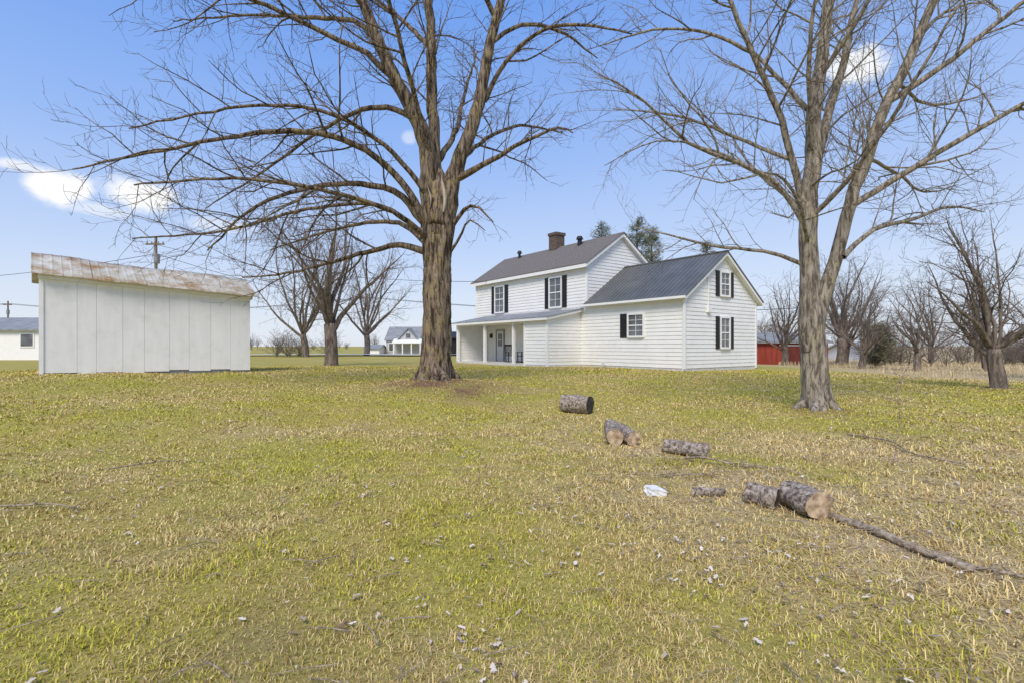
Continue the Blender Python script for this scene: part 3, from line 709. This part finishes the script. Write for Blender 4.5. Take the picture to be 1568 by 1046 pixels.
def cf(x,y,n):
    s=straw(x,y);gnn=.45*vnoise(x,y,.5,5)+.33*vnoise(x,y,1.5,16)+.22*vnoise(x,y,4.1,6)
    pg=np.clip(.52+3.2*(gnn-.5),.05,.95)*(1-.94*s)*(1-.7*mud(x,y))
    r=R.random(n);isg=(r<pg)[:,None]
    gv=R.random((n,1))
    green=np.array([.28,.28,.03])*(1-gv)+np.array([.68,.60,.11])*gv
    k=R.random((n,1));tan=np.array([.38,.255,.09])*(1-k)+np.array([.82,.66,.32])*k
    mdk=(1-.25*mud(x,y)*(1-s))[:,None]
    return np.clip(np.where(isg,green,tan*(1+.12*s[:,None]))*mdk,0,.85)
blades('lawn_grass',400000,1.3,30,1.55,hf,cf)
def hf2(x,y,d): return R.uniform(.1,.5,len(x))*(.4+1.0*vnoise(x,y,.35,21))
def cf2(x,y,n):
    k=R.random((n,1));return np.array([.42,.31,.17])*(1-k)+np.array([.74,.61,.38])*k
blades('tall_field_grass',60000,22,75,1.0,hf2,cf2,region=lambda x,y:(x>18+3*vnoise(x,y,.3,31))&(y>23+6*vnoise(x,y,.2,30)+.1*(x-22))&(x>.52*y),lean=.5,wk=.4)
# ------------------------------------------------------------------ fallen leaves
n=17000
u=R.random(n);d=(1.5**.85+u*(22**.85-1.5**.85))**(1/.85);th=R.uniform(-1.0,1.0,n);x=d*np.sin(th);y=d*np.cos(th)
cl=.5*vnoise(x,y,1.3,9)+.5*vnoise(x,y,4.5,19)
keep=R.random(n)<np.clip(.07+2.2*(cl-.50)+.4*straw(x,y)+.8*litter(x,y),.05,1)*np.clip(.75+.1*x,.45,1)
x=x[keep];y=y[keep];n=len(x);z=surf(x,y)
vs=np.zeros((n,8,3));sz=R.uniform(.007,.020,n)*(1+.04*d[keep]);az=R.uniform(0,6.28,n);tl=R.uniform(-.6,.6,n);cu=R.uniform(-.6,1.1,n);hh=R.uniform(.024,.042,n)
ca,sa=np.cos(az),np.sin(az)
shape=[(-1.5,0,0),(-.7,.65,1),(-.1,.45,.5),(.5,.85,1.2),(1.5,.05,0),(.6,-.6,1),(0,-.45,.4),(-.75,-.8,1.1)]
for k,(a_,b_,c_) in enumerate(shape):
    lx=a_*sz*R.uniform(.8,1.2,n);ly=b_*sz*R.uniform(.5,1.3,n);lz=c_*sz*cu*.9+lx*tl*.6
    vs[:,k]=np.stack([x+lx*ca-ly*sa,y+lx*sa+ly*ca,z+hh+lz],-1)
b0=np.arange(n)*8
tri=np.stack([np.stack([b0+i_,b0+j_,b0+k_],-1) for i_,j_,k_ in ((0,1,2),(0,2,6),(0,6,7),(2,3,4),(2,4,6),(6,4,5))],1).reshape(-1,3)
me=bpy.data.meshes.new('fallen_leaves');fastmesh(me,vs.reshape(-1,3),tri)
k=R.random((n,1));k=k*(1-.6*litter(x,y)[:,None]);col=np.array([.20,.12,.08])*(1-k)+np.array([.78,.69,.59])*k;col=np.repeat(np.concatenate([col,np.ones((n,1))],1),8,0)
at=me.attributes.new('tint','FLOAT_COLOR','POINT');at.data.foreach_set('color',col.astype(np.float32).ravel())
me.materials.append(blademat);o=bpy.data.objects.new('fallen_leaves',me);scene.collection.objects.link(o)
print('leaves',n)
tb=TB()
for i in range(900):
    dd=R.uniform(1.8,14);t=R.uniform(-.9,.9);xx=dd*math.sin(t);yy=dd*math.cos(t)
    if i%2==0: xx=2.6+R.normal()*1.1;yy=6.2+R.normal()*1.5
    if math.hypot(xx,yy)<1.8: continue
    a=R.uniform(0,6.28);l=R.uniform(.06,.36);zz=sf(xx,yy)+.03
    p=V((xx,yy,zz));e=p+V((math.cos(a)*l,math.sin(a)*l,R.uniform(-.01,.03)));m_=p.lerp(e,.5)+V((R.normal()*.015,R.normal()*.015,.012))
    r=R.uniform(.002,.0055);tb.tube([p,m_,e],[r,r*.8,r*.4],5)
obj('fallen_twigs',tb.v,tb.f,stickbark)
# ------------------------------------------------------------------ logs
def log(name,c,dirxy,L,r,seed,endA=wood,endB=wood,tilt=0,bend=.02,lift=0):
    rg=random.Random(seed);n=30;m=14;vs=[];fs=[]
    z=sf(c[0],c[1])+lift;d=V((dirxy[0],dirxy[1],tilt)).normalized();w=d.cross(V((0,0,1))).normalized();u=w.cross(d)
    ph=[rg.uniform(0,6) for _ in range(5)]
    C=V((c[0],c[1],z+r*.93))
    for i in range(m+1):
        f=i/m-.5
        for k in range(n):
            a=k*6.2832/n
            rr=r*(1+.06*math.sin(2*a+ph[0])+.04*math.sin(3*a+ph[1]+f*2)+.025*math.sin(11*a+ph[2]+f*3)+.03*math.sin(f*9+ph[3]))*rg.uniform(.96,1.04)
            vs.append(C+d*(f*L+(.01*math.sin(3*a) if i in(0,m) else 0))+w*(math.cos(a)*rr+bend*math.sin(f*5))+u*math.sin(a)*rr)
    for i in range(m):
        for k in range(n):
            a=i*n+k;b_=i*n+(k+1)%n;fs.append((a,b_,b_+n,a+n))
    o=obj(name,vs,fs,logbark,None,True)
    for nm,i,em in (('cut_end_near',0,endA),('cut_end_far',m,endB)):
        cc=C+d*((i/m-.5)*L)+w*bend*math.sin((i/m-.5)*5)
        sg=1 if i else -1
        mid=[cc+(vs[i*n+k]-cc)*.5+d*(.006*sg) for k in range(n)]
        off=[vs[i*n+k]+d*(.003*sg) for k in range(n)]
        V_=[cc+d*.006*sg]+mid+off;F_=[(0,1+k,1+(k+1)%n) for k in range(n)]+[(1+k,1+n+k,1+n+(k+1)%n,1+(k+1)%n) for k in range(n)]
        obj(nm,V_,F_,em,o)
    return o
log('firewood_log',(1.5,11.9),(.85,-.5),.68,.22,1,endA=wooddark,endB=wooddark)
log('firewood_log',(1.72,8.7),(-.06,-1),.62,.14,2,endA=palewood,endB=wood,tilt=-.12,lift=.05)
log('firewood_log',(1.95,8.75),(.25,-1),.60,.12,12,endA=palewood,endB=wood,tilt=-.1,lift=.04)
log('firewood_log',(2.63,7.75),(.85,-.5),.66,.11,3,bend=.05)
log('firewood_log',(2.93,5.15),(.22,-1),.42,.145,4,endB=wood,endA=wooddark)
log('firewood_log',(2.66,5.42),(.62,-.78),.34,.105,5,endA=wooddark,endB=wooddark)
log('firewood_log',(3.18,5.35),(.9,-.3),.26,.06,15,lift=.02)
log('small_log',(2.2,5.75),(.95,.2),.36,.045,6,bend=.03,lift=.01)
def stick(name,pts,r0,r1,seed,twigs=0):
    rg=random.Random(seed);tb=TB()
    ctrl=[(V((x,y,sf(x,y)+.035+h)),r0+(r1-r0)*i/(len(pts)-1)) for i,(x,y,h) in enumerate(pts)]
    p,r=smoothline(ctrl,rg,.08,.006);tb.tube(p,r,10)
    for i in range(twigs):
        k=rg.randrange(len(p)-1);a=rg.uniform(0,6.28);q=p[k];e=q+V((math.cos(a),math.sin(a),rg.uniform(0,.4)))*rg.uniform(.1,.35)
        tb.tube([q,q.lerp(e,.5)+V((0,0,.02)),e],[.008,.005,.002],5)
    obj(name,tb.v,tb.f,stickbark,None,True)
stick('fallen_branch',[(3.1,4.95,.0),(3.2,4.55,.01),(3.26,4.25,0)],.036,.03,1,2)
stick('fallen_branch',[(3.24,4.2,.01),(3.36,3.9,0),(3.4,3.78,0)],.032,.027,8,1)
stick('fallen_branch',[(3.4,3.9,0),(3.7,3.65,.0),(4.0,3.35,0)],.014,.008,2,4)
stick('fallen_branch',[(-5.2,6.6,0),(-4.9,6.9,.02),(-4.75,7.1,0)],.011,.006,3,3)
stick('fallen_branch',[(-5.1,5.1,0),(-4.6,5.15,.02),(-4.3,5.1,0)],.011,.005,4,4)
stick('fallen_branch',[(6.1,9.3,0),(6.3,8.5,.03),(6.0,7.7,0),(6.2,7.0,.0)],.018,.008,5,6)
stick('fallen_branch',[(2.5,7.5,.0),(2.75,7.2,.05),(3.1,6.9,0),(3.6,6.8,0)],.016,.008,6,7)
stick('fallen_branch',[(1.9,6.6,.0),(2.2,6.5,.03),(2.6,6.55,0)],.012,.006,9,5)
stick('sapling',[(5.2,7.0,-.05),(5.3,7.0,.5),(5.28,7.0,1.0),(5.4,6.98,1.4)],.008,.003,7,8)
rg=random.Random(3)
wb=noise_mat('white_block',(.7,.7,.68),(.82,.82,.8),scale=9)
import bmesh
bm=bmesh.new();bmesh.ops.create_cube(bm,size=1);bmesh.ops.subdivide_edges(bm,edges=bm.edges[:],cuts=3,use_grid_fill=True)
for v in bm.verts:
    v.co.x*=.2;v.co.y*=.14;v.co.z*=.09;v.co+=V((rg.gauss(0,.006),rg.gauss(0,.006),rg.gauss(0,.005)))
    if v.co.x>.05: v.co.z*=.6
me=bpy.data.meshes.new('white_rock');bm.to_mesh(me);me.materials.append(wb);o=bpy.data.objects.new('white_rock',me);scene.collection.objects.link(o);o.location=(1.63,5.8,sf(1.63,5.8)+.05);o.rotation_euler=(.1,.1,.3)
# ------------------------------------------------------------------ sky / light
w=bpy.data.worlds.new('World');scene.world=w;w.use_nodes=True;nt=w.node_tree;L=nt.links
bg=nt.nodes['Background'];sky=N(nt,'ShaderNodeTexSky');sky.sky_type='NISHITA';sky.sun_disc=False
sky.sun_elevation=math.radians(47);sky.sun_rotation=math.radians(197)
bg.inputs['Strength'].default_value=.15
tc=N(nt,'ShaderNodeTexCoord')
nn=N(nt,'ShaderNodeTexNoise',Scale=15,Detail=6,Roughness=.6);L.new(tc.outputs['Generated'],nn.inputs['Vector'])
mask=None
def M(op,a,b_=None):
    n=N(nt,'ShaderNodeMath',operation=op)
    for i,v in enumerate((a,b_)):
        if v is None: continue
        if isinstance(v,(int,float)): n.inputs[i].default_value=v
        else: L.new(v,n.inputs[i])
    return n.outputs[0]
for (u_,v_,rw,rh,k) in [(82,290,.040,.026,1),(218,302,.046,.026,1),(18,252,.030,.010,.7),(1310,102,.040,.028,.9),(625,212,.014,.012,.4),(150,322,.04,.012,.5),(330,345,.06,.014,.4)]:
    dv=V(((u_-784)/784,1,(530-v_)/784)).normalized();rt=dv.cross(V((0,0,1))).normalized();up=rt.cross(dv)
    def dot(vec):
        n=N(nt,'ShaderNodeVectorMath',operation='DOT_PRODUCT');L.new(tc.outputs['Generated'],n.inputs[0]);n.inputs[1].default_value=vec;return n.outputs['Value']
    a=M('DIVIDE',dot(rt),rw);b_=M('DIVIDE',dot(up),rh)
    r=M('SQRT',M('ADD',M('MULTIPLY',a,a),M('MULTIPLY',b_,b_)))
    r=M('ADD',r,M('MULTIPLY',M('SUBTRACT',nn.outputs[0],.5),2.2))
    mr=N(nt,'ShaderNodeMapRange',interpolation_type='SMOOTHSTEP');L.new(r,mr.inputs[0]);mr.inputs[1].default_value=1.15;mr.inputs[2].default_value=.45;mr.inputs[3].default_value=0;mr.inputs[4].default_value=k
    f=M('MULTIPLY',mr.outputs[0],M('GREATER_THAN',dot(dv),0))
    mask=f if mask is None else M('MAXIMUM',mask,f)
sx=N(nt,'ShaderNodeSeparateXYZ');L.new(tc.outputs['Generated'],sx.inputs[0])
rp=N(nt,'ShaderNodeValToRGB');cr=rp.color_ramp;L.new(sx.outputs['Z'],rp.inputs[0])
stops=[(0,(.80,.85,.93)),(.08,(.70,.79,.95)),(.17,(.55,.69,.97)),(.335,(.33,.52,.96)),(.56,(.155,.36,.90)),(1,(.10,.27,.74))]
cr.elements[0].position=0;cr.elements[0].color=(*stops[0][1],1);cr.elements[1].position=1;cr.elements[1].color=(*stops[-1][1],1)
for p_,c_ in stops[1:-1]:
    e=cr.elements.new(p_);e.color=(*c_,1)
hz=N(nt,'ShaderNodeMapRange');hz.inputs[1].default_value=-.2;hz.inputs[2].default_value=.8;hz.inputs[3].default_value=0;hz.inputs[4].default_value=.2;L.new(sx.outputs['X'],hz.inputs[0])
hm=N(nt,'ShaderNodeMix',data_type='RGBA');L.new(hz.outputs[0],hm.inputs[0]);L.new(rp.outputs[0],hm.inputs[6]);hm.inputs[7].default_value=(.72,.80,.94,1)
sc_=N(nt,'ShaderNodeVectorMath',operation='SCALE');L.new(hm.outputs[2],sc_.inputs[0]);sc_.inputs['Scale'].default_value=1/.15
m1=N(nt,'ShaderNodeMix',data_type='RGBA');m1.inputs[0].default_value=.9;L.new(sky.outputs[0],m1.inputs[6]);L.new(sc_.outputs[0],m1.inputs[7])
mx=N(nt,'ShaderNodeMix',data_type='RGBA');L.new(mask,mx.inputs[0]);L.new(m1.outputs[2],mx.inputs[6]);mx.inputs[7].default_value=(6.7,6.75,6.8,1)
L.new(mx.outputs[2],bg.inputs[0])
sd=bpy.data.lights.new('sun','SUN');sd.energy=3.4;sd.angle=math.radians(26);sd.color=(1,.915,.78)
so=bpy.data.objects.new('sun',sd);scene.collection.objects.link(so)
dv=V((-.3*math.cos(math.radians(47)),-.95*math.cos(math.radians(47)),math.sin(math.radians(47))))
so.rotation_euler=dv.to_track_quat('Z','Y').to_euler()
cd=bpy.data.cameras.new('camera');cd.lens=18;cd.sensor_width=36;cd.clip_end=5000;cd.clip_start=.05;cd.shift_y=.0045
co_=bpy.data.objects.new('camera',cd);scene.collection.objects.link(co_);co_.location=(0,0,1.7);co_.rotation_euler=(math.radians(90),0,0);scene.camera=co_
scene.view_settings.view_transform='Standard';scene.view_settings.look='None';scene.view_settings.exposure=0
